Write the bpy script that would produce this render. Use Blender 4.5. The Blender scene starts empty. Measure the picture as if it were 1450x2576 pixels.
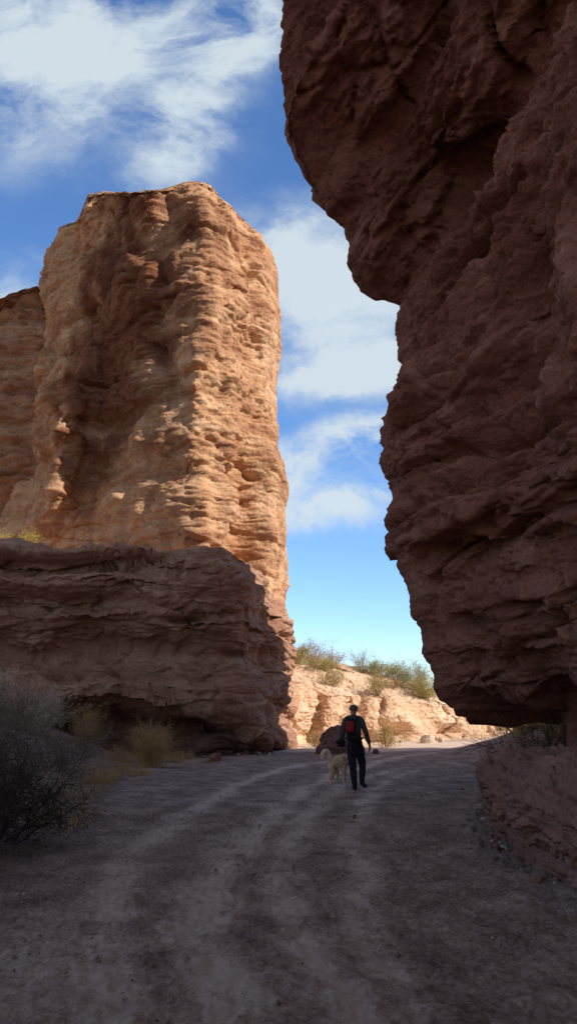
import bpy, math, random
import numpy as np
from mathutils import Vector, noise as mnoise

SC = bpy.context.scene
COL = SC.collection
R = math.radians
rng = np.random.default_rng(7)
random.seed(7)

# ------------------------------------------------------------------ camera
PITCH = R(15.2); F = 1873.0; CH = 1.6
def ray(px, py):
    u = (px-725)/F; v = (1287.5-py)/F
    return np.array([u, math.cos(PITCH)-v*math.sin(PITCH), math.sin(PITCH)+v*math.cos(PITCH)])
def at(px, py, Y):
    d = ray(px, py); t = Y/d[1]
    return np.array([d[0]*t, Y, CH+d[2]*t])
def on_ground(px, py, z=0.0):
    d = ray(px, py); t = (z-CH)/d[2]
    return np.array([d[0]*t, d[1]*t, z])

cam = bpy.data.cameras.new('camera'); co = bpy.data.objects.new('camera', cam); COL.objects.link(co)
cam.sensor_fit = 'VERTICAL'; cam.sensor_height = 24
cam.lens = 12/math.tan(math.atan(1287.5/F))
cam.clip_end = 3000; cam.clip_start = 0.05
co.location = (0, 0, CH); co.rotation_euler = (R(90)+PITCH, 0, 0)
SC.camera = co

# ------------------------------------------------------------------ noise
_P = rng.permutation(256).astype(np.int32); _P = np.concatenate([_P, _P, _P])
_G = rng.normal(size=(256, 3)); _G /= np.linalg.norm(_G, axis=1)[:, None]
def perlin(p):
    sh = p.shape[:-1]; p = p.reshape(-1, 3)
    i = np.floor(p).astype(np.int64); f = p-i; i &= 255
    w = f*f*f*(f*(f*6-15)+10)
    out = np.zeros(len(p))
    for a in (0, 1):
        for b in (0, 1):
            for c in (0, 1):
                h = _P[_P[_P[(i[:, 0]+a) & 255]+((i[:, 1]+b) & 255)]+((i[:, 2]+c) & 255)]
                g = _G[h]
                d = g[:, 0]*(f[:, 0]-a)+g[:, 1]*(f[:, 1]-b)+g[:, 2]*(f[:, 2]-c)
                ww = (w[:, 0] if a else 1-w[:, 0])*(w[:, 1] if b else 1-w[:, 1])*(w[:, 2] if c else 1-w[:, 2])
                out += ww*d
    return (out*1.5).reshape(sh)
def fbm(p, o=4, lac=2.03, gain=.5):
    s = 0; a = 1
    for k in range(o):
        s = s+a*perlin(p+k*17.3); p = p*lac; a *= gain
    return s
def billow(p, o=4, gain=.5):
    s = 0; a = 1
    for k in range(o):
        s = s+a*(np.abs(perlin(p+k*11.7))*2-.5); p = p*2.07; a *= gain
    return s
_J = rng.random((256, 3)); _H = rng.random(256)
def worley(p):
    sh = p.shape[:-1]; p = p.reshape(-1, 3); i = np.floor(p).astype(np.int64); f = p-i; i &= 255
    F1 = np.full(len(p), 9.); F2 = np.full(len(p), 9.); idh = np.zeros(len(p))
    for a in (-1, 0, 1):
        A = _P[(i[:, 0]+a) & 255]
        for b in (-1, 0, 1):
            B = _P[A+((i[:, 1]+b) & 255)]
            for c in (-1, 0, 1):
                h = _P[B+((i[:, 2]+c) & 255)]; j = _J[h]
                d = (j[:, 0]+a-f[:, 0])**2+(j[:, 1]+b-f[:, 1])**2+(j[:, 2]+c-f[:, 2])**2
                n1 = d < F1
                F2 = np.where(n1, F1, np.minimum(F2, d)); idh = np.where(n1, _H[h], idh); F1 = np.where(n1, d, F1)
    return np.sqrt(F1).reshape(sh), np.sqrt(F2).reshape(sh), idh.reshape(sh)
def layers(P, th, seed):
    """beds of rock: each bed stands out or back as a whole, with a crisp step between beds"""
    x, y, z = P[..., 0], P[..., 1], P[..., 2]
    q = z/th+.45*perlin(P*.25+seed)+.12*perlin(P*1.3+seed)
    i = np.floor(q); f = q-i
    def amp(i):
        return _H[(i.astype(np.int64)*37+seed*11) & 255]-.5+.9*perlin(V3(x*.22, y*.22, i*7.31+seed))
    t = sstep(.78, 1.0, f)
    return amp(i)*(1-t)+amp(i+1)*t-.35*np.exp(-((f-.9)/.07)**2)
def V3(a, b, c): return np.stack(np.broadcast_arrays(a, b, c), -1)
def sstep(a, b, x):
    t = np.clip((x-a)/(b-a), 0, 1); return t*t*(3-2*t)

# ------------------------------------------------------------------ object helpers
def mesh_np(name, V, Fq, mat=None, parent=None, smooth=True):
    V = np.asarray(V, dtype=np.float32).reshape(-1, 3); Fq = np.asarray(Fq, dtype=np.int32)
    me = bpy.data.meshes.new(name); k = Fq.shape[1]
    me.vertices.add(len(V)); me.vertices.foreach_set('co', V.ravel())
    me.loops.add(Fq.size); me.loops.foreach_set('vertex_index', Fq.ravel())
    me.polygons.add(len(Fq)); me.polygons.foreach_set('loop_start', np.arange(0, Fq.size, k, dtype=np.int32))
    me.polygons.foreach_set('loop_total', np.full(len(Fq), k, dtype=np.int32))
    me.polygons.foreach_set('use_smooth', np.full(len(Fq), smooth))
    me.update(calc_edges=True); me.validate()
    o = bpy.data.objects.new(name, me); COL.objects.link(o)
    if mat: me.materials.append(mat)
    if parent: o.parent = parent
    return o
def tag(o, label=None, cat=None, group=None, kind=None):
    if label: o['label'] = label
    if cat: o['category'] = cat
    if group: o['group'] = group
    if kind: o['kind'] = kind
    return o
def empty(name, loc, rz=0):
    o = bpy.data.objects.new(name, None); COL.objects.link(o)
    o.location = loc; o.rotation_euler = (0, 0, rz); return o
def grid_faces(n, m, closed):
    i = np.arange(n-1)[:, None]; j = np.arange(m if closed else m-1)[None, :]
    j2 = (j+1) % m
    return np.stack([i*m+j, i*m+j2, (i+1)*m+j2, (i+1)*m+j], -1).reshape(-1, 4)
def grid_normals(P, closed):
    if closed:
        ds = np.roll(P, -1, 1)-np.roll(P, 1, 1)
    else:
        ds = np.gradient(P, axis=1)
    dz = np.gradient(P, axis=0)
    N = np.cross(ds, dz); l = np.linalg.norm(N, axis=-1, keepdims=True)
    return N/np.maximum(l, 1e-9)
def resample(poly, segs):
    """poly: list of (x,y,density per metre) closed; returns smoothed points."""
    pts = np.array([p[:2] for p in poly], float); den = [p[2] for p in poly]
    out = []
    n = len(pts)
    for i in range(n):
        p0, p1, p2, p3 = pts[i-1], pts[i], pts[(i+1) % n], pts[(i+2) % n]
        L = np.linalg.norm(p2-p1); k = max(2, int(L*den[i]*segs))
        t = np.arange(k)/k; t = t[:, None]
        T = .36
        m1 = (p2-p0)*T; m2 = (p3-p1)*T
        m1 *= min(1, L/np.linalg.norm(p2-p0)*1.6); m2 *= min(1, L/np.linalg.norm(p3-p1)*1.6)
        h = (2*t**3-3*t**2+1)*p1+(t**3-2*t**2+t)*m1+(-2*t**3+3*t**2)*p2+(t**3-t**2)*m2
        out.append(h)
    return np.concatenate(out)

# ------------------------------------------------------------------ materials
def newmat(name):
    m = bpy.data.materials.new(name); m.use_nodes = True
    nt = m.node_tree; b = nt.nodes['Principled BSDF']; b.inputs['Roughness'].default_value = .9
    b.inputs['Specular IOR Level'].default_value = .15
    return m, nt, b
def N(nt, typ, **kw):
    n = nt.nodes.new(typ)
    for k, v in kw.items():
        if k.startswith('i_'):
            n.inputs[k[2:].replace('_', ' ')].default_value = v
        else: setattr(n, k, v)
    return n
def ramp(nt, stops):
    r = nt.nodes.new('ShaderNodeValToRGB'); e = r.color_ramp.elements
    while len(e) < len(stops): e.new(.5)
    for k, (p, c) in enumerate(stops):
        e[k].position = p; e[k].color = (*c, 1) if len(c) == 3 else c
    return r
def rock_mat(name, dark, mid, light, strata=1.0, bump=.5, bscale=1.0, streak=.35, stain_shade=False):
    m, nt, b = newmat(name); L = nt.links
    g = N(nt, 'ShaderNodeNewGeometry')
    mp = N(nt, 'ShaderNodeMapping'); mp.inputs['Scale'].default_value = (.12, .12, 1.1*strata)
    mp.inputs['Rotation'].default_value = (R(4), R(-5), 0)
    L.new(g.outputs['Position'], mp.inputs['Vector'])
    n1 = N(nt, 'ShaderNodeTexNoise', i_Scale=1.0, i_Detail=8, i_Roughness=.62, i_Distortion=.3)
    L.new(mp.outputs[0], n1.inputs['Vector'])
    n2 = N(nt, 'ShaderNodeTexNoise', i_Scale=.55, i_Detail=9, i_Roughness=.62)
    L.new(g.outputs['Position'], n2.inputs['Vector'])
    mp3 = N(nt, 'ShaderNodeMapping'); mp3.inputs['Scale'].default_value = (.9, .9, .12)
    L.new(g.outputs['Position'], mp3.inputs['Vector'])
    n3 = N(nt, 'ShaderNodeTexNoise', i_Scale=1.0, i_Detail=5, i_Roughness=.6)
    L.new(mp3.outputs[0], n3.inputs['Vector'])
    mx = N(nt, 'ShaderNodeMath', operation='ADD'); L.new(n1.outputs['Fac'], mx.inputs[0]); L.new(n2.outputs['Fac'], mx.inputs[1])
    hf = N(nt, 'ShaderNodeMath', operation='MULTIPLY'); hf.inputs[1].default_value = .5; L.new(mx.outputs[0], hf.inputs[0])
    cr = ramp(nt, [(.36, dark), (.5, mid), (.64, light)]); L.new(hf.outputs[0], cr.inputs[0])
    sr = ramp(nt, [(.5, (0, 0, 0)), (.68, (1, 1, 1))]); L.new(n3.outputs['Fac'], sr.inputs[0])
    sm = N(nt, 'ShaderNodeMath', operation='MULTIPLY'); sm.inputs[1].default_value = streak; L.new(sr.outputs[0], sm.inputs[0])
    mc = N(nt, 'ShaderNodeMix', data_type='RGBA'); L.new(sm.outputs[0], mc.inputs['Factor']); L.new(cr.outputs[0], mc.inputs['A'])
    mc.inputs['B'].default_value = (dark[0]*.72, dark[1]*.8, dark[2]*.9, 1)
    # speckle of pebbles in the conglomerate
    sp = N(nt, 'ShaderNodeTexNoise', i_Scale=9.0*bscale, i_Detail=6, i_Roughness=.7); L.new(g.outputs['Position'], sp.inputs['Vector'])
    spr = ramp(nt, [(.3, (.62, .62, .64)), (.5, (1, 1, 1)), (.72, (1.28, 1.25, 1.2))]); L.new(sp.outputs['Fac'], spr.inputs[0])
    mm = N(nt, 'ShaderNodeMix', data_type='RGBA', blend_type='MULTIPLY'); mm.inputs['Factor'].default_value = .8
    L.new(mc.outputs['Result'], mm.inputs['A']); L.new(spr.outputs[0], mm.inputs['B'])
    if stain_shade:
        sa = N(nt, 'ShaderNodeAttribute'); sa.attribute_name = 'stain_shade'
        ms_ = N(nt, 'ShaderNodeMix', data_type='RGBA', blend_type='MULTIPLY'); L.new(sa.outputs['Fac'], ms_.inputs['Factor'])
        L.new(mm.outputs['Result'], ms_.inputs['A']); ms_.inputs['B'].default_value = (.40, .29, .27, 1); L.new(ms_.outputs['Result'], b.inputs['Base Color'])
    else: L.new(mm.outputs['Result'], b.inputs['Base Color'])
    bn = N(nt, 'ShaderNodeTexNoise', i_Scale=3.2*bscale, i_Detail=10, i_Roughness=.68); L.new(g.outputs['Position'], bn.inputs['Vector'])
    vo = N(nt, 'ShaderNodeTexVoronoi', i_Scale=5.5*bscale); vo.feature = 'F1'
    wv = N(nt, 'ShaderNodeMix', data_type='VECTOR'); wv.inputs['Factor'].default_value = .12
    L.new(g.outputs['Position'], wv.inputs['A']); L.new(sp.outputs['Color'], wv.inputs['B'])
    L.new(wv.outputs['Result'], vo.inputs['Vector'])
    ad = N(nt, 'ShaderNodeMath', operation='MULTIPLY_ADD'); ad.inputs[1].default_value = .35
    L.new(vo.outputs['Distance'], ad.inputs[0]); L.new(bn.outputs['Fac'], ad.inputs[2])
    bp = N(nt, 'ShaderNodeBump'); bp.inputs['Strength'].default_value = bump; bp.inputs['Distance'].default_value = .25/bscale
    L.new(ad.outputs[0], bp.inputs['Height']); L.new(bp.outputs[0], b.inputs['Normal'])
    return m
def plain(name, col, rough=.85, var=.25, scale=30, bump=0, bd=.01, trans=0):
    m, nt, b = newmat(name); L = nt.links
    g = N(nt, 'ShaderNodeNewGeometry')
    n = N(nt, 'ShaderNodeTexNoise', i_Scale=scale, i_Detail=4); L.new(g.outputs['Position'], n.inputs['Vector'])
    a = tuple(c*(1-var) for c in col); z = tuple(min(1, c*(1+var)) for c in col)
    cr = ramp(nt, [(.3, a), (.7, z)]); L.new(n.outputs['Fac'], cr.inputs[0]); L.new(cr.outputs[0], b.inputs['Base Color'])
    b.inputs['Roughness'].default_value = rough
    if bump:
        bp = N(nt, 'ShaderNodeBump'); bp.inputs['Strength'].default_value = bump; bp.inputs['Distance'].default_value = bd
        L.new(n.outputs['Fac'], bp.inputs['Height']); L.new(bp.outputs[0], b.inputs['Normal'])
    if trans:
        out = nt.nodes['Material Output']; t = N(nt, 'ShaderNodeBsdfTranslucent'); ms = N(nt, 'ShaderNodeMixShader'); ms.inputs[0].default_value = trans
        L.new(cr.outputs[0], t.inputs['Color']); L.new(b.outputs[0], ms.inputs[1]); L.new(t.outputs[0], ms.inputs[2]); L.new(ms.outputs[0], out.inputs['Surface'])
    return m

M_pillar = rock_mat('pillar_rock', (.34, .15, .082), (.58, .325, .18), (.77, .51, .32), 1.0, .55, .8, .45, stain_shade=True)
M_ledge = rock_mat('ledge_rock', (.33, .15, .095), (.46, .25, .165), (.60, .38, .265), 1.2, .6, 1.0, .3)
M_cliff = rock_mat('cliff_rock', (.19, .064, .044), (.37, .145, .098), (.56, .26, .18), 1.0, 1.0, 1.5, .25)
M_back = rock_mat('back_rock', (.34, .16, .10), (.48, .26, .16), (.58, .36, .24), 1.0, .5, .7, .3)
M_hill = rock_mat('hill_rock', (.52, .31, .19), (.70, .48, .32), (.80, .61, .44), .6, .5, 1.2, .12)
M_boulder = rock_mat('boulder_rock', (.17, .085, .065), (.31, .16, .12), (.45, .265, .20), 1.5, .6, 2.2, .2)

# ground material
def ground_mat(name, c_dark, c_mid, c_light):
    m, nt, b = newmat(name); L = nt.links
    g = N(nt, 'ShaderNodeNewGeometry')
    at_ = N(nt, 'ShaderNodeAttribute'); at_.attribute_name = 'track'
    mp = N(nt, 'ShaderNodeMapping'); mp.inputs['Scale'].default_value = (1, .8, 1); L.new(g.outputs['Position'], mp.inputs['Vector'])
    n1 = N(nt, 'ShaderNodeTexNoise', i_Scale=1.6, i_Detail=9, i_Roughness=.68); L.new(mp.outputs[0], n1.inputs['Vector'])
    n2 = N(nt, 'ShaderNodeTexNoise', i_Scale=26, i_Detail=6, i_Roughness=.8); L.new(mp.outputs[0], n2.inputs['Vector'])
    s = N(nt, 'ShaderNodeMath', operation='MULTIPLY_ADD'); s.inputs[1].default_value = .30
    L.new(at_.outputs['Fac'], s.inputs[0])
    s0 = N(nt, 'ShaderNodeMath', operation='MULTIPLY_ADD'); s0.inputs[1].default_value = .55
    L.new(n2.outputs['Fac'], s0.inputs[0])
    s1 = N(nt, 'ShaderNodeMath', operation='MULTIPLY'); s1.inputs[1].default_value = .45; L.new(n1.outputs['Fac'], s1.inputs[0])
    L.new(s1.outputs[0], s0.inputs[2]); L.new(s0.outputs[0], s.inputs[2])
    cr = ramp(nt, [(.42, c_dark), (.52, c_mid), (.66, c_light)]); L.new(s.outputs[0], cr.inputs[0])
    L.new(cr.outputs[0], b.inputs['Base Color'])
    bn = N(nt, 'ShaderNodeTexNoise', i_Scale=20, i_Detail=10, i_Roughness=.85); L.new(g.outputs['Position'], bn.inputs['Vector'])
    bp = N(nt, 'ShaderNodeBump'); bp.inputs['Strength'].default_value = .8; bp.inputs['Distance'].default_value = .07
    L.new(bn.outputs['Fac'], bp.inputs['Height']); L.new(bp.outputs[0], b.inputs['Normal'])
    return m
M_road = ground_mat('road_dirt', (.20, .130, .096), (.43, .295, .22), (.76, .57, .43))
M_ground = ground_mat('bank_dirt', (.17, .115, .085), (.34, .235, .175), (.56, .42, .31))

# ------------------------------------------------------------------ ground and road
def left_edge(y): return np.interp(y, [0, 5, 8, 12, 16, 24, 31, 38, 46], [-4.2, -3.9, -3.1, -2.9, -3.7, -4.6, -4.6, -1.5, 2])
def gz(x, y):
    x = np.asarray(x, float); y = np.asarray(y, float)
    e = left_edge(y)-.15*np.clip(y-12, 0, 14)*.55
    d = np.clip(e-x, 0, 12)
    bank = np.minimum(.30*d*sstep(0, 1.5, d), 2.3)*sstep(3, 9, y)*(1-sstep(27, 31.5, y))
    bank2 = .35*sstep(0, 4, left_edge(y)-x)*(1-sstep(28, 34, y))
    m = V3(x*.35, y*.35, 0*x)
    z = bank+bank2+.07*fbm(m, 3)
    # shaded scrubby mound beyond the gap under the cliff
    z = z+2.5*np.exp(-(((x-13.0)/4.2)**2+((y-30)/5.0)**2))
    # right verge below the cliff
    z = z+.22*sstep(0, 2.5, x-(2.9+.0*y))*(1-sstep(14, 20, y))
    return z
tracks_px = [
    ([(520, 2575), (470, 2380), (515, 2250), (600, 2130), (720, 2010), (840, 1945), (1010, 1905), (1200, 1893)], .24, .85),
    ([(900, 2575), (800, 2410), (715, 2270), (700, 2170), (760, 2060), (860, 1975), (1020, 1925)], .2, .65),
    ([(230, 2575), (255, 2330), (335, 2160), (455, 2060), (600, 1970), (760, 1920), (980, 1897)], .22, .7),
    ([(1010, 2480), (940, 2330), (905, 2200), (890, 2080), (930, 1990), (1050, 1930)], .18, .5),
    ([(60, 2480), (180, 2330), (300, 2200)], .3, .35),
]
def track_val(x, y):
    v = np.zeros_like(x)
    wob = .18*perlin(V3(x*.7, y*.7, 3+0*x))+.05*perlin(V3(x*4, y*4, 5+0*x))
    for pts, w, a in tracks_px:
        W = np.array([on_ground(*p)[:2] for p in pts])
        xs = np.interp(y, W[:, 1], W[:, 0]); m = sstep(W[0, 1]-1.5, W[0, 1]+.3, y)*(1-sstep(W[-1, 1]-2, W[-1, 1], y))
        slope = np.interp(y, (W[1:, 1]+W[:-1, 1])/2, np.diff(W[:, 0])/np.diff(W[:, 1]))
        d = np.abs(x-xs+wob)/np.sqrt(1+slope**2)
        core = np.exp(-(d/w)**2)
        core *= .55+.45*np.cos(d/w*7.5)**2 if a > .5 else 1
        v = np.maximum(v, a*core*m*np.clip(.8+.7*perlin(V3(x*1.2, y*.5, 9+0*x))+.5*perlin(V3(x*4, y*2.0, 2+0*x)), 0, 1.3))
    return v
# warped grid, dense near camera
sx = np.linspace(-1, 1, 560); gx = 7.5*sx+60*np.sign(sx)*np.abs(sx)**7+700*np.sign(sx)*np.abs(sx)**25
sy = np.linspace(0, 1, 620); gy = -25*(1-np.minimum(sy/.06, 1))+np.where(sy > .06, 2.5+(sy-.06)*22+60*((sy-.06)/.94)**3+1500*((sy-.06)/.94)**16, 2.5)
gy = np.sort(gy); 
keep = np.concatenate([[True], np.diff(gy) > 1e-4]); gy = gy[keep]
X, Y = np.meshgrid(gx, gy)
Z = gz(X, Y)
near = 1-sstep(15, 45, np.hypot(X, Y))
tv = track_val(X, Y)
tv = np.maximum(tv, 1.6*sstep(33, 40, Y)*(1-sstep(60, 90, Y)))
edge = left_edge(Y)+.5*perlin(V3(X*0, Y*.6, 1+0*X))+.2*perlin(V3(X*1.5, Y*1.5, 1+0*X))
redge = np.interp(Y, [0, 7, 9.5, 12, 20, 32, 46, 60, 90], [3.4, 2.75, 2.4, 2.6, 5.5, 10, 12, 22, 50])
inroad = (X > edge) & (X < redge+.3*perlin(V3(X, Y, 2+0*X))) & (Y < 44+X*.35)
fine = fbm(V3(X*5, Y*5, 0*X), 4)
rough = np.where(inroad, .016, .035)*near
Z = Z+rough*1.6*fbm(V3(X*9, Y*9, 3+0*X), 3)*(np.abs(Y) < 30)+rough*fine+.022*near*billow(V3(X*1.7, Y*2.4, 4+0*X), 3)-.02*np.minimum(tv, 1)*near
Z = Z-.6*sstep(120, 800, np.hypot(X, Y))
Vg = np.stack([X, Y, Z], -1).reshape(-1, 3); Fg = grid_faces(len(gy), len(gx), False)
fr = inroad.ravel()[Fg[:, 0]]
def sub(name, mask, mat):
    f = Fg[mask]; u, inv = np.unique(f, return_inverse=True)
    o = mesh_np(name, Vg[u], inv.reshape(f.shape), mat)
    a = o.data.attributes.new('track', 'FLOAT', 'POINT'); a.data.foreach_set('value', tv.ravel()[u].astype(np.float32))
    return tag(o, kind='structure')
tag(sub('dirt_road', fr, M_road), 'wide shaded dirt road with pale curved tyre tracks')
tag(sub('ground', ~fr, M_ground), 'dusty desert ground beside the road')

# ------------------------------------------------------------------ rock displacement
def strata_disp(P, zf=1.0, warp=.6, tilt=(0, 0), k=1.0):
    x, y, z = P[..., 0], P[..., 1], P[..., 2]
    zz = z+tilt[0]*x+tilt[1]*y+warp*perlin(P*.13)*2+.25*perlin(P*.6)
    a = fbm(V3(x*.09*k, y*.09*k, zz*.55*zf), 4, 2.1, .6)
    b = fbm(V3(x*.35*k, y*.35*k, zz*2.0*zf+40), 3, 2.0, .6)
    return a, b
def rock_disp(P, Nn, big=1, strata=1, fine=1, zf=1.0, tilt=(0, 0), flute=0, seed=0, size=1.0, block=0):
    Q = P/size+seed
    a, b = strata_disp(Q, zf, tilt=tilt)
    d = big*.9*fbm(Q*.17, 3)
    d += strata*(.40*a+.12*np.sign(b)*np.abs(b)**.7)
    cr = np.abs(perlin(V3(Q[..., 0]*.22, Q[..., 1]*.22, Q[..., 2]*.9*zf+90)))
    d -= strata*.42*np.exp(-(cr/.035)**2)*sstep(-.1, .35, perlin(Q*.3+7))
    d += fine*(-.17*billow(Q*.75, 5, .6)+.10*fbm(Q*3.1, 4, 2.1, .65))
    d += strata*(.34*layers(Q, 1.25, 3)+.17*layers(Q, .42, 9))
    for sc_, am in ((.55, .30), (1.7, .12)):
        WQ = (Q+.35*np.stack([perlin(Q*1.1+3), perlin(Q*1.1+13), perlin(Q*1.1+23)], -1))*np.array([1, 1, 1.9])*sc_
        f1, f2, ih = worley(WQ)
        e = f2-f1
        d += fine*am*((ih-.5)*sstep(0, .12, e)-.5*np.exp(-(e/.05)**2)-.35*f1)
    if block:
        WQ = (Q+1.1*np.stack([perlin(Q*.35+3), perlin(Q*.35+13), perlin(Q*.35+23)], -1))*np.array([.26, .26, .3])
        f1, f2, ih = worley(WQ); e = f2-f1
        d += block*((ih-.5)*sstep(0, .10, e)-.25*np.exp(-(e/.03)**2))
    if flute:
        d += flute*fbm(V3(Q[..., 0]*.42, Q[..., 1]*.42, Q[..., 2]*.045+5), 3)
    return P+Nn*(d*size)[..., None]

def finish_rock(name, P, mat, parent=None):
    n, m = P.shape[:2]
    cen = P[-1].mean(0)
    caps = [P[-1]*(1-t)+cen*t for t in (.25, .5, .75, .97)]
    P = np.concatenate([P]+[c[None] for c in caps])
    return mesh_np(name, P, grid_faces(len(P), m, True), mat, parent)

# ---- the sunlit pillar
zrow = lambda row, Yd: at(725, row, Yd)[2]
PL = [(1850, -60), (1375, -40), (1280, 0), (1190, 55), (1080, 66), (960, 72), (860, 90), (740, 105), (700, 110), (650, 127), (600, 156), (568, 168), (540, 214), (500, 222), (470, 230)]
PR = [(1860, 722), (1700, 722), (1640, 724), (1600, 718), (1500, 710), (1400, 718), (1350, 720), (1250, 712), (1100, 705), (950, 702), (850, 704), (800, 706), (720, 703), (680, 697), (640, 689), (600, 660), (560, 615), (530, 582), (500, 550), (470, 540)]
def edgefn(lst, Yd):
    a = np.array([at(px, r, Yd)[[0, 2]] for r, px in lst]); o = np.argsort(a[:, 1]); a = a[o]
    return lambda z: np.interp(z, a[:, 1], a[:, 0])
YL, YR = 48.5, 41.0
fL = edgefn(PL, YL); fR = edgefn(PR, YR)
ztop = zrow(462, 47)
zs = np.concatenate([np.linspace(-1, 6, 90), np.linspace(6, ztop, 640)[1:]])
# plan: u in 0..1 between edges, y
plan = [(0.0, 50, 4), (.02, 48.2, 8), (.14, 45.6, 8), (.28, 43.2, 8), (.36, 41.8, 8), (.45, 40.0, 8), (.525, 37.5, 8), (.595, 35.7, 8), (.76, 34.9, 9), (.86, 36.1, 9), (.883, 37.6, 9), (.96, 38.8, 9), (1.0, 41, 3), (.97, 46, .6), (.6, 54, .6), (.1, 54, .6)]
pp = resample([(a*13, b, c) for a, b, c in plan], .95)
U = pp[:, 0]/13; YY = pp[:, 1]
zg = zs[:, None]
xl, xr = fL(zg), fR(zg)
X = xl+(xr-xl)*U[None]; Yp = np.broadcast_to(YY[None], X.shape).copy()
# lean back near the top; front edge sinks with height
lean = (.6+1.4*sstep(.4, .7, U[None]))*sstep(14, ztop, zg)**1.5
Yp = Yp+lean*np.clip((44-Yp)/9, 0, 1)
P = np.stack([X, Yp, np.broadcast_to(zg, X.shape)], -1)
# protruding buttress low on the shaded side that catches the sun, and the deep flute beside it
def bump_at(P, px, row, Yd, rx, rz, amt, nrm=(0, -1, 0)):
    c = at(px, row, Yd); w = np.exp(-(((P[..., 0]-c[0])/rx)**2+((P[..., 2]-c[2])/rz)**2))*np.clip((48-P[..., 1])/4, 0, 1)
    return P+(w*amt)[..., None]*np.array(nrm)
mod = .95+.35*perlin(V3(P[..., 0]*.5, 0*P[..., 0], P[..., 2]*.55+3))
P = bump_at(P, 232, 1150, 43.2, .95, 4.6, 3.3*mod, (-.25, -1, 0))
P = bump_at(P, 165, 1340, 43.5, 1.5, 1.6, 2.2*mod, (-.25, -1, 0))
P = bump_at(P, 350, 1150, 40, 1.0, 8.0, -1.0)
P = bump_at(P, 240, 590, 44, 1.8, 1.1, 1.6)
P = bump_at(P, 380, 620, 40, .9, .8, 1.0)
Nn = grid_normals(P, True)
front = np.clip((44-Yp)/3, 0, 1)[..., None]
D = rock_disp(P, Nn, big=1.0, strata=.46, fine=.6, zf=.7, flute=.55, block=.75, seed=3, tilt=(.06, 0))
sil = 1-.55*np.exp(-((U[None]-1)/.05)**2)-.5*np.exp(-((U[None]-0)/.05)**2)   # gentler at the outline
P = P+(D-P)*sil[..., None]
# horizontal cracks
for px, row, hw in ((300, 800, 1.9), (330, 875, 2.3), (300, 985, 2.6), (480, 860, 1.2)):
    c = at(px, row, 41); w = np.exp(-(((P[..., 0]-c[0])/hw)**4))*np.exp(-((P[..., 2]-c[2]+.12*perlin(P*.8))/.12)**2)
    P = P+w[..., None]*np.array([0, .55, 0])
# summit profile
tp = np.array([at(px, r, 41)[[0, 2]] for px, r in [(150, 575), (195, 560), (222, 492), (260, 488), (330, 494), (400, 486), (440, 480), (452, 470), (480, 464), (515, 465), (535, 477), (550, 497), (580, 520), (615, 556), (660, 596), (690, 632)]])
yk = np.clip(P[..., 1], 36, 50)/41.0
zt = (np.interp(P[..., 0]/yk, tp[:, 0], tp[:, 1])-CH)*yk+CH+.22*fbm(P*.9, 4)
P[..., 2] = np.where(P[..., 2] > zt, zt+(P[..., 2]-zt)*.02, P[..., 2])
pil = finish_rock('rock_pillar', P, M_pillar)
# dark red rock on the flank, with shade painted into its colour
vv = np.empty(len(pil.data.vertices)*3, np.float32); pil.data.vertices.foreach_get('co', vv); vv = vv.reshape(-1, 3).astype(float)
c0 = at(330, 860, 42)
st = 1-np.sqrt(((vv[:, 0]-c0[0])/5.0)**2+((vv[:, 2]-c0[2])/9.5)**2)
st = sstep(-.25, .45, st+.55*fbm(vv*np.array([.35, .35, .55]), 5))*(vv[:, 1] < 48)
a_ = pil.data.attributes.new('stain_shade', 'FLOAT', 'POINT'); a_.data.foreach_set('value', st.astype(np.float32))
tag(pil, 'tall sunlit orange sandstone tower with flat top standing behind the dark ledge on the left', 'rock tower')

# ---- shaded lower tier in front of the pillar
lp = [(-60, 36, .3), (-46, 29.5, .5), (-22, 29.5, 4), (-11, 30.6, 9), (-7, 31, 9), (-3.4, 31.0, 9), (-1.7, 31.6, 9), (-.75, 33.2, 9), (-.3, 36.2, 9), (-.3, 39, 4), (-2, 42.5, .8), (-10, 46, .5), (-50, 46, .3)]
pp = resample(lp, .9)
zs = np.linspace(-.6, 8.4, 330); zg = zs[:, None]
X = np.broadcast_to(pp[None, :, 0], (len(zs), len(pp))); Yp = np.broadcast_to(pp[None, :, 1], X.shape)
P = np.stack([X, Yp, np.broadcast_to(zg, X.shape)], -1).copy()
Nn = grid_normals(P, True); Nn[..., 2] = 0
wx = perlin(V3(X*.25, Yp*.2, 0*X))
zc = P[..., 2]+.45*wx+.25*np.clip((X+1)/8, -1, .3)
prof = np.interp(zc, [-1, 0, 1.6, 1.95, 2.2, 2.6, 3.0, 3.9, 4.3, 4.8, 5.35, 5.6, 5.9, 6.6, 7.0, 7.25, 7.5, 7.9, 8.2, 8.5],
                 [0, 0, 0, .9, 1.15, .9, .1, -.15, .45, .85, 1.0, .45, .95, 1.25, 1.2, .75, 1.1, 1.05, .7, .2])
prof = prof*np.clip(1-.75*sstep(-4.5, -1.2, X), .2, 1)
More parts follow.
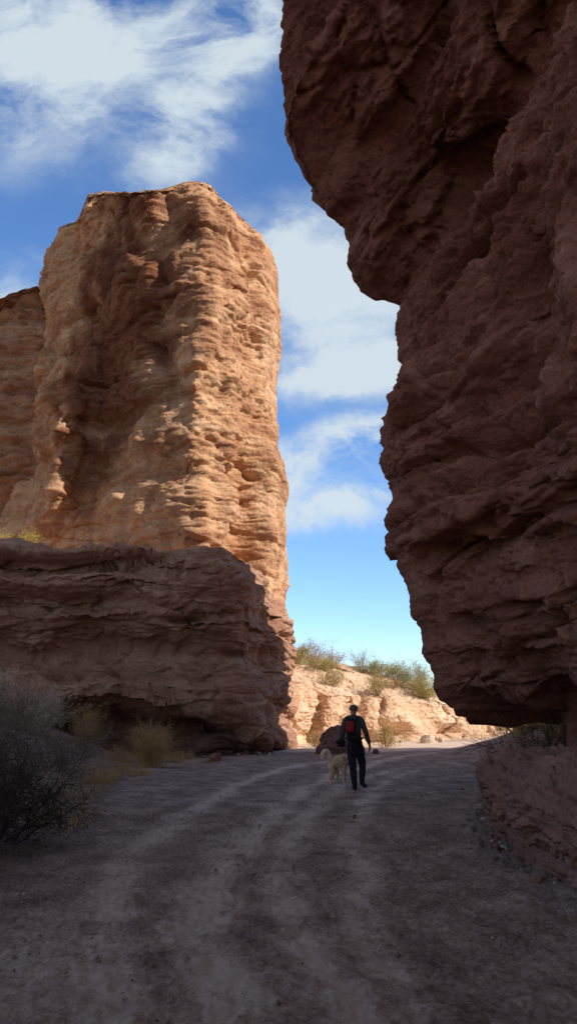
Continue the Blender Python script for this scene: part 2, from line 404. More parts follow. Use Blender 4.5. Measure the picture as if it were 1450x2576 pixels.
# cave along the base
archz = 2.0-1.75*np.abs((X+5.6)/5.0)**2.6
cave = sstep(0, .35, archz+.12*wx-P[..., 2])*(X > -12)*(X < -.5)
cave *= np.clip(1-np.maximum((X+1.6)/1.2, 0), 0, 1)
prof = prof-2.6*cave*(Yp < 34)
prof = prof-.8*sstep(.4, -.2, P[..., 2])
P = P+Nn*(prof*1.25)[..., None]
P[..., 0] -= 1.5*sstep(5.6, 8.9, P[..., 2])*sstep(-9, -1.5, X)
Nn2 = grid_normals(P, True)
P = rock_disp(P, Nn2, big=.9, strata=.62, fine=.62, zf=1.0, block=.5, seed=31, tilt=(-.05, 0), size=.8)
for px, row, hw, hh in ((60, 1420, 1.6, .25), (270, 1415, 2.2, .28), (90, 1505, 3.2, .3), (470, 1555, .8, .14), (575, 1630, .45, .12)):
    c = at(px, row, 30); w = np.exp(-(((P[..., 0]-c[0])/hw)**4))*np.exp(-((P[..., 2]-c[2]+.15*perlin(P*.7))/hh)**2)*(P[..., 1] < 34)
    P = P+w[..., None]*np.array([0, 1.0, 0])
zt = 8.6-.5*sstep(-3.4, -1.6, P[..., 0])+.15*perlin(P*.8)
P[..., 2] = np.where(P[..., 2] > zt, zt+(P[..., 2]-zt)*.1, P[..., 2])
led = finish_rock('rock_ledge', P, M_ledge)
tag(led, 'low shaded layered rock ledge with a dark cave at its base, below the tower', 'rock ledge')

# ---- cliff behind at far left
lp = [(-34, 60, .4), (-30, 50, 1), (-22, 48.5, 5), (-17.5, 49, 6), (-14, 51, 5), (-12, 54, 2), (-14, 62, .5), (-30, 66, .4)]
pp = resample(lp, .9)
zs = np.linspace(0, 34, 340); zg = zs[:, None]
X = np.broadcast_to(pp[None, :, 0], (len(zs), len(pp))); Yp = np.broadcast_to(pp[None, :, 1], X.shape)
P = np.stack([X, Yp, np.broadcast_to(zg, X.shape)], -1).copy(); Nn = grid_normals(P, True)
ov = np.interp(P[..., 2], [0, 9, 11, 13, 14.5, 15.5, 17, 19, 27.5], [0, 1, -.5, .8, -1.2, -1.4, 1.0, 1.2, .2])
P = P+Nn*ov[..., None]
P = rock_disp(P, Nn, big=.8, strata=1.2, fine=.9, seed=57)
tp = np.array([at(px, r, 49)[[0, 2]] for px, r in [(-400, 850), (-150, 815), (0, 786), (45, 757), (100, 738), (140, 728), (400, 700)]])
zt = np.interp(P[..., 0], tp[:, 0], tp[:, 1])+.3*fbm(P*.6, 3)
P[..., 2] = np.where(P[..., 2] > zt, zt+(P[..., 2]-zt)*.02, P[..., 2])
tag(finish_rock('rock_cliff', P, M_back), 'lower rock cliff partly hidden behind the left side of the tower', 'cliff')

# ---- overhanging cliff on the right
SUN_DIR = np.array([.895, -.446]); SUN_EL = 35.0
RS = [(1830, 1260), (1808, 1215), (1790, 1160), (1765, 1105), (1740, 1085), (1695, 1078), (1650, 1052), (1600, 1048), (1560, 1033), (1520, 1040), (1470, 1035), (1440, 1015), (1410, 998), (1380, 970), (1340, 966), (1290, 976), (1240, 990), (1200, 985), (1150, 970), (1090, 970), (1040, 990), (990, 995), (935, 1006), (870, 997), (820, 1000), (790, 1008), (768, 1002), (758, 980), (732, 922), (700, 890), (640, 878), (572, 864), (566, 850), (550, 824), (510, 803), (460, 760), (400, 726), (350, 704), (250, 705), (150, 708), (60, 712), (0, 722), (-150, 700), (-500, 470), (-900, 150)]  # rows above the frame: unseen overhang added to darken the near road
def YE(row): return np.interp(row, [-900, -500, 0, 350, 568, 765, 1830], [10.6, 11.4, 12.5, 13.5, 15, 16, 16])
E = np.array([at(px, r, float(YE(r))) for r, px in RS]); E = E[np.argsort(E[:, 2])]
zlow = 1.5
def Ez(z): return np.interp(z, E[:, 2], E[:, 0]), np.interp(z, E[:, 2], E[:, 1])
def Htop(y, x): return np.clip(10.2+1.57*(31-y), 10, 43)
lp = [(2.2, 16.0, 26), (2.75, 14.4, 22), (3.7, 12, 20), (5.0, 8, 14), (6.4, 4, 9), (7.9, 0, 2), (9.5, -6, .6), (12, -14, .4), (26, -13, .3), (31, 0, .3), (32, 22, .4), (20, 30.5, .6), (12, 25.5, 1.2), (5.8, 19.8, 4), (3.0, 17.6, 12)]
pp = resample(lp, .85)
zs = np.concatenate([np.linspace(-1, 1.53, 24), np.linspace(1.58, 20, 700), np.linspace(20, 43, 80)[1:]]); zg = zs[:, None]
ex0, ey0 = 2.2, 16.0
X0 = np.broadcast_to(pp[None, :, 0], (len(zs), len(pp))); Y0 = np.broadcast_to(pp[None, :, 1], X0.shape)
dE = np.hypot(X0-2.2, Y0-16)
zq = zg-.42*sstep(5, 11, zg)*np.clip(16-Y0, 0, 12)-.6*sstep(5, 10, zg)*np.clip(Y0-16, 0, 6)
ex, ey = Ez(np.maximum(zq, 1.5))
w = np.exp(-(dE/(13+14*sstep(17, 22, zg)))**2); wn = np.exp(-(dE/4.5)**2)
wx = np.where(Y0 < 16, w, wn)
X = X0+(ex-ex0)*wx; Yp = Y0+(ey-ey0)*np.where(Y0 < 16, wn, wn)
lowm = sstep(1.70, 1.54, zg)
P = np.stack([X, Yp, np.broadcast_to(zg, X.shape)], -1).copy()
Nn = grid_normals(P, True)
PQ = P.copy(); PQ[..., 2] = zq
D = P+(rock_disp(PQ, Nn, big=.8, strata=.62, fine=.8, zf=.7, block=1.0, seed=71, size=.6)-PQ)
silw = 1-.7*np.exp(-(dE/1.0)**2)
P = P+(D-P)*silw[..., None]
# diagonal grooves and pocks on the near wall
Q = P.copy()
gq = V3((P[..., 1]*.4), zq*1.3, P[..., 0]*.3)
gr = -.27*billow(gq*1.0, 4, .6)*sstep(2, 7, P[..., 2])
P = P+Nn*(gr*silw)[..., None]
for px, row, Yd, hy, hz, amt in ((1180, 1395, 14.3, 1.0, .16, .9), (1130, 1560, 14.5, .4, .1, .4), (1060, 1300, 15, .8, .12, .5), (1250, 1225, 13.3, 1.2, .18, .6), (950, 400, 13, 1.0, .9, .8), (1110, 930, 14, 1.3, .1, .45), (1330, 1330, 12, 1.0, .1, .5), (1350, 1080, 12, 1.5, .13, .5)):
    c = at(px, row, Yd)
    g = np.exp(-((P[..., 1]-c[1])/hy)**2-((P[..., 2]-c[2]+.1*perlin(P*1.3))/hz)**2)*(dE < 12)
    P = P-Nn*(g*amt)[..., None]
for z_, hz, am in ((3.4, .07, .35), (4.9, .10, .5), (6.3, .06, .35), (7.4, .12, .6), (8.6, .07, .45), (9.5, .10, .55), (12.6, .10, .5), (14.0, .12, .6), (15.3, .1, .5)):
    zz_ = zq-z_+.28*perlin(V3(P[..., 0]*.3, P[..., 1]*.3, 0*zq+z_))+.06*perlin(P*1.7)
    g = np.exp(-(zz_/hz)**2)*sstep(-.15, .3, perlin(V3(P[..., 1]*.35, 0*zq+z_*3, 0*zq)))*(dE < 14)
    P = P-Nn*(g*am*silw)[..., None]
# crease where the upper bulge leaves the wall
zcz = 10.9+.5*perlin(P*.25)
g = np.exp(-((zq-zcz)/.35)**2)*sstep(.4, 2.0, dE)*(Y0 < 16)
P = P-Nn*(g*.45)[..., None]
# underside: the rock stands on a foot off to the right
k = lowm*(X0 < 14)*(Y0 > 5)
xs_ = np.maximum(P[..., 0], .345*P[..., 1]+.22+.2*perlin(P*1.1))
P[..., 0] = P[..., 0]*(1-k)+xs_*k
P[..., 2] += .20*np.exp(-((P[..., 1]-12.2)/1.6)**2)*sstep(2.6, 1.6, zg)*sstep(1.3, 1.5, zg)
P[..., 2] += (.16*fbm(V3(P[..., 0]*.9, P[..., 1]*.9, 0*X), 3)+.06)*sstep(2.6, 1.7, zg)*sstep(1.3, 1.5, zg)
rise = sstep(.2, 2.5, P[..., 0]*0+np.clip(15.5-Y0, 0, 3))
ht = Htop(P[..., 1], P[..., 0])+1.1*fbm(P*.22, 3)
P[..., 2] = np.minimum(P[..., 2], ht+(P[..., 2]-ht)*.01)
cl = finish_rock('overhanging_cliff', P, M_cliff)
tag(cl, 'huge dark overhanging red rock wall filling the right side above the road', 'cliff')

# ---- boulders
def boulder(name, lpoly, H, prof, mat, seed, size=.3, big=.5, strata=.8, fine=.9, dens=1.0, nz=110, zb=-.25, dome=.35):
    pp = resample(lpoly, dens); zs = np.linspace(zb, H, nz); zg = zs[:, None]
    c = pp.mean(0)
    X = np.broadcast_to(pp[None, :, 0], (nz, len(pp))); Y_ = np.broadcast_to(pp[None, :, 1], X.shape)
    P = np.stack([X, Y_, np.broadcast_to(zg, X.shape)], -1).copy(); Nn = grid_normals(P, True)
    off = np.interp(P[..., 2]/H, *zip(*prof))
    P = P+Nn*off[..., None]
    # extra rounded crown rings
    last = P[-1]; rings = []
    cc = last.mean(0)
    for t in np.linspace(.04, 1, 30)[:-1]:
        q = last*(1-t)+cc*t; q[:, 2] = H+dome*math.sqrt(1-(1-t)**2); rings.append(q[None])
    P = np.concatenate([P]+rings)
    Nn = grid_normals(P, True)
    P = rock_disp(P, Nn, big=big, strata=strata, fine=fine, zf=1.3, seed=seed, size=size)
    return finish_rock(name, P, mat)
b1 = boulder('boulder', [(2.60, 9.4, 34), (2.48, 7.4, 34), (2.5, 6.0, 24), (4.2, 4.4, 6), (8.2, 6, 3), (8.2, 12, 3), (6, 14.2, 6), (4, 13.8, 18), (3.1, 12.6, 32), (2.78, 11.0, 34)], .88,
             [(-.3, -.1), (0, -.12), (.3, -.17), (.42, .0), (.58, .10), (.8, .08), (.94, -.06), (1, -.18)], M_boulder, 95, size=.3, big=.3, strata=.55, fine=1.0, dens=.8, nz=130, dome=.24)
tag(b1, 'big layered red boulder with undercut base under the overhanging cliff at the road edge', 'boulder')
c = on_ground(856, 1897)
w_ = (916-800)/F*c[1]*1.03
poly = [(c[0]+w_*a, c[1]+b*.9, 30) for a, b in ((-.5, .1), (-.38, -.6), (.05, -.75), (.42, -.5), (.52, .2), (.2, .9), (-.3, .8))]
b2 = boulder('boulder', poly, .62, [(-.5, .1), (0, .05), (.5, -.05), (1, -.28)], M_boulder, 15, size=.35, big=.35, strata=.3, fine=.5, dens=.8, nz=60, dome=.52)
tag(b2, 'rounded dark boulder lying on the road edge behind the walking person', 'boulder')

# small separate rocks
def stone(px, row, wpx, hfrac, label, mat, seed, group=None):
    c = on_ground(px, row); r = wpx/F*c[1]/2; c[2] = float(gz(c[0], c[1]))
    n, m = 22, 36
    th = np.linspace(0, 2*math.pi, m, endpoint=False)[None]; ph = np.linspace(-.5*math.pi, .5*math.pi, n)[:, None]
    P = np.stack([np.cos(ph)*np.cos(th), np.cos(ph)*np.sin(th)*.8, np.sin(ph)+0*th], -1)
    d = 1+.35*perlin(P*1.1+seed)+.18*perlin(P*2.6+seed)+.08*perlin(P*6+seed)
    P = P*d[..., None]; P = np.clip(P, -.88, .88)
    P = P*np.array([r, r, r*2*hfrac])
    o = mesh_np('rock', P, grid_faces(n, m, True), mat); o.location = (c[0], c[1], c[2]+r*hfrac*.5)
    o.rotation_euler = (0, 0, seed)
    return tag(o, label, 'rock', group)
M_pale = rock_mat('pale_stone', (.38, .28, .22), (.55, .44, .35), (.7, .58, .47), 1, .5, 4, .1)
stone(540, 1912, 34, .45, 'small dark angular rock at the road edge below the cave', M_boulder, 3)
stone(512, 1905, 14, .4, 'little stone left of the small angular rock below the cave', M_boulder, 4)
stone(620, 1896, 22, .4, 'low flat stone on the road edge right of the cave', M_boulder, 5)
stone(668, 1889, 12, .5, 'tiny stone at the shaded foot of the ledge corner', M_boulder, 6)
stone(891, 2054, 10, .6, 'small dark stone on the road below the walking person', M_boulder, 7)
stone(944, 1897, 18, .55, 'small rock beside the right foot of the round boulder', M_boulder, 8)
stone(1262, 2128, 22, .3, 'flat pale stone at the foot of the big layered boulder', M_pale, 9)
stone(1352, 2215, 34, .28, 'flat reddish slab leaning at the base of the big layered boulder', M_boulder, 10)
stone(1215, 2068, 16, .3, 'small pale stone left of the big layered boulder', M_pale, 11)
stone(60, 2260, 10, .5, 'lone pale pebble at the left road edge near the bottom', M_pale, 12)
stone(1162, 1990, 9, .5, 'little dark stone on open road left of the big layered boulder', M_boulder, 13)
stone(1075, 1868, 44, .38, 'long pale block on the sunlit sand at the foot of the bank', M_pale, 14)
stone(1108, 1866, 16, .7, 'upright pale stone at the right end of the long block', M_pale, 15)
stone(1008, 1868, 12, .5, 'small sunlit stone left of the long pale block', M_pale, 16)

rr_ = random.Random(4)
for q in range(34):
    px_ = 300+rr_.random()*400 if q < 24 else 1228+rr_.random()*190
    row_ = (1900-.045*(px_-450)+rr_.gauss(0, 5)) if q < 24 else 2095+(px_-1228)*.72+abs(rr_.gauss(0, 14))
    o_ = stone(px_, row_, (6+10*rr_.random()**2)*(1 if q < 24 else 1.3), .4+.3*rr_.random(), 'small fallen rock among the rubble along the foot of the ledge' if q < 24 else 'small rock fragment lying at the base of the big layered boulder',
          M_boulder if q % 3 else M_pale, 20+q, 'rubble along the ledge foot' if q < 24 else 'fragments at the boulder base')
# ------------------------------------------------------------------ sunlit bank beyond
bl = np.array([(-7, 46), (-2.5, 44.2), (0, 43.6), (3, 44.8), (6.8, 47), (11.3, 51), (14.5, 55), (22, 61), (40, 72), (80, 90), (150, 100)], float)
seg = np.concatenate([[0], np.cumsum(np.hypot(*np.diff(bl, axis=0).T))])
s = np.concatenate([np.linspace(0, 34, 640), np.linspace(34, seg[-1], 80)[1:]])
bx = np.interp(s, seg, bl[:, 0]); by = np.interp(s, seg, bl[:, 1])
tx = np.gradient(bx, s); ty = np.gradient(by, s)
from numpy import convolve
kk = np.ones(25)/25
for _ in range(2):
    tx = np.convolve(np.pad(tx, 12, 'edge'), kk, 'valid'); ty = np.convolve(np.pad(ty, 12, 'edge'), kk, 'valid')
tl = np.hypot(tx, ty); nx, ny = -ty/tl, tx/tl          # pointing away from the camera
t = np.linspace(0, 1, 360)[:, None]
tt = np.linspace(0, 1, 360)
cx = [0, .05, .30, .36, .44, .50, .62, .80, .88, 1.0]
inn = np.interp(tt, cx, [0, 0, .35, .9, 1.1, 2.2, 6, 12, 18, 60])[:, None]
hh = np.interp(tt, cx, [-.4, 0, .26, .29, .42, .47, .70, 1.0, .98, .75])[:, None]
crest_px = [(600, 1600), (735, 1640), (800, 1662), (900, 1672), (960, 1692), (1000, 1706), (1080, 1748), (1100, 1762), (1200, 1806), (1300, 1812), (1450, 1800), (1800, 1790)]
bz = []
for i in range(len(s)):
    Yc = by[i]+11*ny[i]; Xc = bx[i]+11*nx[i]
    px = 725+Xc/(Yc*math.cos(PITCH))*F
    r_ = np.interp(px, [p[0] for p in crest_px], [p[1] for p in crest_px]); bz.append(at(px, r_, Yc)[2])
bz = np.clip(np.array(bz), 1.2, 7)[None]
P = np.stack([bx[None]+inn*nx[None], by[None]+inn*ny[None], hh*bz], -1)
P[..., 2] += 0
# vertical gullies between rounded buttresses
sg = s[None]+1.6*perlin(V3(s[None]*.16, P[..., 2]*.5, 0*P[..., 2]))+.3*perlin(V3(s[None]*.9, P[..., 2]*1.2, 4+0*P[..., 2]))
gul = np.abs(perlin(V3(sg*.33, 0*P[..., 2], 5+0*P[..., 2])))
gw = np.interp(tt, [0, .04, .3, .44, .5, .62, 1], [.4, 1, 1, .9, .4, .1, 0])[:, None]
dd = 1.15*np.exp(-(gul/.08)**2)*gw*sstep(-.5, .3, perlin(V3(s[None]*.2, 0*sg, 31+0*sg)))-1.1*(gul-.2)*gw
P[..., 0] += nx[None]*dd; P[..., 1] += ny[None]*dd
Nn = -grid_normals(P, False)
flip = np.sign((Nn[..., 1]*-1+Nn[..., 2]).mean()); Nn = Nn*flip
nearw = 1-sstep(34, 60, s[None])*.4
P = rock_disp(P, Nn, big=.5, strata=.3, fine=.6, zf=1.5, seed=120, size=.62)
# under-ledge recesses
rec = np.interp(tt, [0, .06, .12, .18, .24, 1], [0, .3, 1, .5, 0, 0])[:, None]*sstep(0, .25, perlin(V3(s[None]*.22, 0*sg, 8+0*sg)))*1.1
P[..., 0] += nx[None]*rec; P[..., 1] += ny[None]*rec
Fh = grid_faces(len(t), len(s), False)
hill = tag(mesh_np('hillside', P, Fh, M_hill), 'sunlit sandy rock bank with scrub on its crest beyond the road', kind='structure')
HP = P

# ------------------------------------------------------------------ plants
def tubes(name, segs, mat, parent=None):
    """segs: arrays p0,p1,r0,r1"""
    p0, p1, r0, r1 = [np.array(a, float) for a in segs]
    d = p1-p0; d /= np.maximum(np.linalg.norm(d, axis=1), 1e-6)[:, None]
    a = np.cross(d, np.array([.31, .17, .93])); a /= np.maximum(np.linalg.norm(a, axis=1), 1e-6)[:, None]; b = np.cross(d, a)
    V = []
    for c_, r_ in ((p0, r0), (p1, r1)):
        for k in range(3):
            an = k*2*math.pi/3; V.append(c_+(a*math.cos(an)+b*math.sin(an))*r_[:, None])
    V = np.stack(V, 1)  # n,6,3
    n = len(V); base = (np.arange(n)*6)[:, None, None]
    f = np.array([[0, 1, 4, 3], [1, 2, 5, 4], [2, 0, 3, 5]])[None]+base
    return mesh_np(name, V.reshape(-1, 3), f.reshape(-1, 4), mat, parent)
def leaves(name, pts, size, mat, parent=None, asp=.45, rs=None):
    rs = rs or rng; n = len(pts)
    a = rs.normal(size=(n, 3)); a /= np.linalg.norm(a, axis=1)[:, None]
    b = np.cross(a, rs.normal(size=(n, 3))); b /= np.linalg.norm(b, axis=1)[:, None]
    sz = size*(.6+.8*rs.random(n))[:, None]
    V = np.stack([pts-a*sz, pts-b*sz*asp, pts+a*sz, pts+b*sz*asp], 1)
    return mesh_np(name, V.reshape(-1, 3), np.arange(n*4).reshape(-1, 4), mat, parent, smooth=False)
def twigs(h, rad, nstem, depth, r0, seed, spread=.9, bend=.35, kids=3, upright=.25, seglen=4, droop=0.0, base_r=.15):
    rs = np.random.default_rng(seed); S = []; tips = []
    def grow(p, d, L, r, lev):
        n = seglen; st = L/n
        for i in range(n):
            d = d+rs.normal(size=3)*bend*.45; d[2] += upright*.15-droop*.12*lev; d /= np.linalg.norm(d)
            q = p+d*st; S.append((p, q, r*(1-.7*i/n), r*(1-.7*(i+1)/n)))
            if lev > 0:
                for _ in range(rs.integers(1, kids) if i < n-1 else kids-1):
                    nd = d+rs.normal(size=3)*.75; nd /= np.linalg.norm(nd)
                    grow(q, nd, L*(.42+.28*rs.random()), r*.5, lev-1)
            else: tips.append(q)
            p = q
    for k in range(nstem):
        a = rs.random()*2*math.pi; el = (rs.random()**.7)*spread
        d = np.array([math.cos(a)*el*rad/h*1.2, math.sin(a)*el*rad/h*1.2, 1.0]); d /= np.linalg.norm(d)
        b = rs.random()*base_r
        grow(np.array([math.cos(a)*b, math.sin(a)*b, -.05]), d, h*(.5+.25*rs.random()), r0, depth)
    sg = [np.array(x) for x in zip(*S)]; tp = np.array(tips)
    # normalise size
    allp = sg[1]; hz = np.percentile(allp[:, 2], 98); hr = np.percentile(np.hypot(allp[:, 0], allp[:, 1]), 94)
    sc = np.array([rad/hr, rad/hr, h/hz])
    return [sg[0]*sc, sg[1]*sc, sg[2], sg[3]], tp*sc
M_twig_dark = plain('dark_twig', (.085, .062, .048), var=.4)
M_twig_grey = plain('grey_twig', (.33, .26, .19), var=.3)
M_twig_tan = plain('tan_twig', (.33, .23, .13), var=.3)
M_twig_brown = plain('brown_twig', (.24, .17, .125), var=.35)
M_leaf_dark = plain('dark_dry_leaf', (.085, .068, .05), var=.5, scale=6)
M_leaf_pale = plain('pale_straw', (.56, .46, .33), var=.3, scale=5)
M_leaf_gold = plain('golden_straw', (.62, .43, .18), var=.35, scale=5, trans=.25)
M_leaf_olive = plain('olive_leaf', (.42, .36, .13), var=.4, scale=4, trans=.3)
M_leaf_green = plain('sage_leaf', (.36, .36, .15), var=.35, scale=4, trans=.3)
M_leaf_yel = plain('yellow_bloom', (.52, .40, .08), var=.3, scale=4, trans=.3)
M_leaf_pink = plain('rosy_dry_bloom', (.42, .27, .24), var=.35, scale=5, trans=.2)
def shrub(name, label, cat, loc, h, rad, tw, lm, tm, nleaf, lsize, seed, part='foliage', group=None, jit=.06, asp=.45, squash=(1, 1)):
    root = empty(name, loc); tag(root, label, cat, group)
    sg, tips = twigs(h, rad, seed=seed, **tw)
    o = tubes('stem', sg, tm, root)
    if nleaf:
        rs = np.random.default_rng(seed+1)
        mid = np.concatenate([tips, sg[1][-len(tips):]]); 
        pts = mid[rs.integers(0, len(mid), nleaf)]+rs.normal(size=(nleaf, 3))*jit
        leaves(part, pts, lsize, lm, root, asp, rs)
    root.scale = (squash[0], squash[1], 1)
    return root
def gpos(px, row, z=0.0):
    c = on_ground(px, row, z); 
    for _ in range(6):
        c = on_ground(px, row, float(gz(c[0], c[1])) if c[1] < 60 and c[1] > 0 else 0)
    return (c[0], c[1], float(gz(c[0], c[1])))
M_grit = plain('grit', (.26, .19, .15), var=.65, scale=9)
# front-left dark brush
TWD = dict(nstem=26, depth=2, r0=.017, spread=1.2, bend=.6, kids=3, upright=.1, base_r=.5)
shrub('dry_bush', 'big dark tangled dead bush at the left edge beside the road', 'bush', (-3.75, 9.9, float(gz(-3.75, 9.9))), 1.1, 1.15, TWD, M_leaf_dark, M_twig_dark, 8000, .04, 201, jit=.07, asp=.12)
shrub('dry_bush', 'dark dead bush cut by the left picture edge, in front of the tangled one', 'bush', (-4.15, 8.9, float(gz(-4.15, 8.9))), 1.0, .9, dict(TWD, nstem=18), M_leaf_dark, M_twig_dark, 6000, .04, 202, jit=.07, asp=.12)
shrub('dry_bush', 'thin grey-brown brush rising behind the big dark tangled bush', 'bush', (-5.6, 14.5, float(gz(-5.6, 14.5))), 1.0, 1.5, dict(TWD, nstem=22, upright=.3), M_twig_brown, M_twig_brown, 5000, .018, 203)
shrub('dry_bush', 'low brown twiggy brush between the dark bush and the cave', 'bush', (-5.6, 19.0, float(gz(-5.6, 19.0))), 1.0, 1.5, dict(TWD, nstem=20), M_twig_brown, M_twig_brown, 5000, .02, 204)
shrub('dry_bush', 'sparse tall bare brush at far left below the pale bush', 'bush', (-7.4, 19.5, float(gz(-7.4, 19.5))), 1.3, 1.3, dict(TWD, nstem=16, upright=.4), None, M_twig_brown, 0, .02, 205)
p = at(95, 1745, 24.5); zz = float(gz(p[0], 24.5))
GR = dict(nstem=60, depth=1, r0=.012, spread=1.1, bend=.25, kids=3, upright=.2, base_r=.5)
shrub('pale_bush', 'large pale straw-coloured bush on the bank above the dark brush', 'bush', (p[0], 24.5, zz), 1.35, 1.1, dict(GR, droop=.5), M_leaf_pale, M_leaf_pale, 5000, .06, 206, jit=.1, asp=.12)
p2 = at(15, 1740, 24.0)
shrub('pale_bush', 'pale dry bush cut by the left edge, beside the large straw-coloured one', 'bush', (p2[0]-.5, 23.6, float(gz(p2[0]-.5, 23.6))), 1.4, 1.0, dict(GR, nstem=40), M_leaf_pale, M_twig_grey, 5000, .06, 207, jit=.1, asp=.12)
p3 = at(222, 1730, 26.5)
shrub('brown_bush', 'small tan bush right of the large pale bush on the bank', 'bush', (p3[0], 26.5, float(gz(p3[0], 26.5))), 1.35, .65, dict(GR, nstem=30), M_leaf_gold, M_twig_tan, 4500, .022, 208, jit=.07, asp=.3)
g1 = on_ground(385, 1912); g1z = float(gz(g1[0], g1[1]))
g1 = on_ground(385, 1905, .3)
shrub('dry_grass_clump', 'tall golden dry grass clump in front of the dark cave', 'grass clump', (g1[0], g1[1], float(gz(g1[0], g1[1]))), 1.3, .75, dict(nstem=110, depth=1, r0=.008, spread=.9, bend=.18, kids=3, upright=.4, base_r=.45), M_leaf_gold, M_leaf_gold, 7000, .022, 209, jit=.06, asp=.25)
for q, (px, row, h, rr, lab) in enumerate([(440, 1905, .45, .4, 'short golden grass tuft right of the tall clump'), (300, 1908, .6, .6, 'short straw grass tuft left of the tall clump'),
                            (475, 1898, .3, .35, 'lowest golden grass tuft nearest the cave mouth'), (355, 1935, .3, .55, 'flattened pale grass tuft in front of the tall clump'), (250, 1950, .4, .6, 'brownish grass tuft on the bank left of the flattened tuft')]):
    g = on_ground(px, row, .15)
    shrub('grass_tuft', lab, 'grass clump', (g[0], g[1], float(gz(g[0], g[1]))), h*.8, rr*.8, dict(nstem=45, depth=1, r0=.006, spread=1.2, bend=.25, kids=2, upright=.1, base_r=.4), M_leaf_gold, M_leaf_gold, 1500, .02, 300+q, jit=.05, asp=.25, group='dry grass tufts below the ledge')
# on the ledge
for q, (px, row, Yd, h, rr, lab) in enumerate([(57, 1378, 31.0, .75, .5, 'bright yellow sunlit bush on top of the dark ledge'), (-4, 1378, 31.2, .7, .45, 'second yellow bush on the ledge top, cut by the left edge')]):
    p = at(px, row, Yd)
    shrub('yellow_bush', lab, 'bush', (p[0]*1.04, Yd+2.0, 8.5), h+.3, rr, dict(GR, nstem=26, base_r=.2), M_leaf_yel, M_twig_tan, 3500, .03, 320+q, jit=.07)
# right bare branches
br = on_ground(1262, 1905)
shrub('bare_shrub', 'thin bare leafless branches in the gap beside the big layered boulder', 'shrub', (5.0, 15.4, float(gz(5.0, 15.4))), 1.5, 1.35, dict(nstem=34, depth=2, r0=.014, spread=1.1, bend=.35, kids=3, upright=.12, base_r=.4), None, M_twig_dark, 0, .02, 330)
for q, (x_, y_, h, rr, lab) in enumerate([(9.6, 26.5, .9, 1.1, 'dark scrub bush on the shaded mound seen under the cliff'), (11.0, 27.5, .8, 1.2, 'dark scrub higher on the shaded mound at the right edge'), (8.9, 29.5, .8, .9, 'olive scrub at the left foot of the shaded mound')]):
    shrub('scrub_bush', lab, 'bush', (x_, y_, float(gz(x_, y_))), h, rr, dict(TWD, nstem=12), M_leaf_olive, M_twig_tan, 3500, .035, 340+q, jit=.1)
# bank and crest shrubs: set on the bank surface
HX = HP.reshape(-1, 3)
def hill_at(px, row):
    d = ray(px, row); d = d/np.linalg.norm(d); v = HX-np.array([0, 0, CH])
    tt_ = v@d; dist = np.linalg.norm(v-tt_[:, None]*d, axis=1)
    ok = np.where(dist < dist.min()+.12)[0]; i = ok[np.argmin(tt_[ok])]
    return HX[i]
HB = dict(nstem=14, depth=2, r0=.02, spread=1.0, bend=.35, kids=3, upright=.2, base_r=.25)
HBs = [
 ('flowering_shrub', 'rosy-brown twiggy shrub on the bank crest beside the tower', 'shrub', 790, 1672, 2.3, 2.1, M_leaf_pink, M_twig_grey, 3600, .045),
 ('flowering_shrub', 'smaller rosy dry shrub right of the tall one on the crest', 'shrub', 838, 1676, 1.7, 1.3, M_leaf_pink, M_twig_grey, 2000, .045),
 ('green_bush', 'olive bush on the crest touching the tower edge', 'bush', 748, 1664, 1.5, 1.2, M_leaf_olive, M_twig_grey, 5500, .05),
 ('green_bush', 'low olive bush under the tall rosy shrub', 'bush', 800, 1680, 1.0, 1.5, M_leaf_olive, M_twig_grey, 5000, .05),
 ('green_bush', 'yellow-green bush on the slope below the crest, left of the others', 'bush', 842, 1722, 1.35, 1.25, M_leaf_olive, M_twig_tan, 2600, .045),
 ('green_bush', 'yellow-green bush alone in the middle of the slope', 'bush', 950, 1745, 1.7, 1.2, M_leaf_olive, M_twig_tan, 3200, .045),
 ('bare_shrub', 'thin leafless shrub on the crest right of the rosy shrubs', 'shrub', 905, 1680, 2.0, 1.7, None, M_twig_grey, 0, .05),
 ('green_bush', 'sage bush on the crest right of the leafless shrub', 'bush', 925, 1690, 1.2, 1.4, M_leaf_green, M_twig_grey, 4500, .05),
 ('green_bush', 'sage bush in the middle of the crest row', 'bush', 965, 1700, 1.5, 1.4, M_leaf_green, M_twig_grey, 5000, .05),
 ('green_bush', 'tall sage bush on the crest near the cliff', 'bush', 1010, 1718, 1.9, 1.5, M_leaf_green, M_twig_grey, 5500, .05),
 ('green_bush', 'tallest feathery sage bush on the crest by the cliff edge', 'bush', 1050, 1735, 2.5, 1.5, M_leaf_green, M_twig_grey, 6000, .05),
 ('green_bush', 'bright yellow-green bush touching the cliff edge', 'bush', 1070, 1755, 1.8, 1.5, M_leaf_olive, M_twig_tan, 7000, .05),
 ('brown_bush', 'tan dry bush right of the walking person at the bank foot', 'bush', 968, 1880, 1.5, 1.0, M_leaf_gold, M_twig_tan, 5500, .035),
 ('brown_bush', 'small tan bush left of the round boulder at the bank foot', 'bush', 795, 1874, .9, .55, M_leaf_gold, M_twig_tan, 2200, .03),
 ('bare_shrub', 'small dry twig clump on the slope above the gullies', 'shrub', 985, 1725, .8, .9, M_leaf_gold, M_twig_tan, 700, .04),
]
for q, (nm, lab, cat, px, row, h, rr, lm, tm, nl, ls) in enumerate(HBs):
    if row > 1860:
        p = on_ground(px, row)
        if px < 800: p = on_ground(px, row+4)
    else: p = hill_at(px, row)
    shrub(nm, lab, cat, tuple(float(v) for v in p), h*.8, rr*.85, HB, lm, tm, int(nl*.55), ls*.9, 400+q, jit=.16)

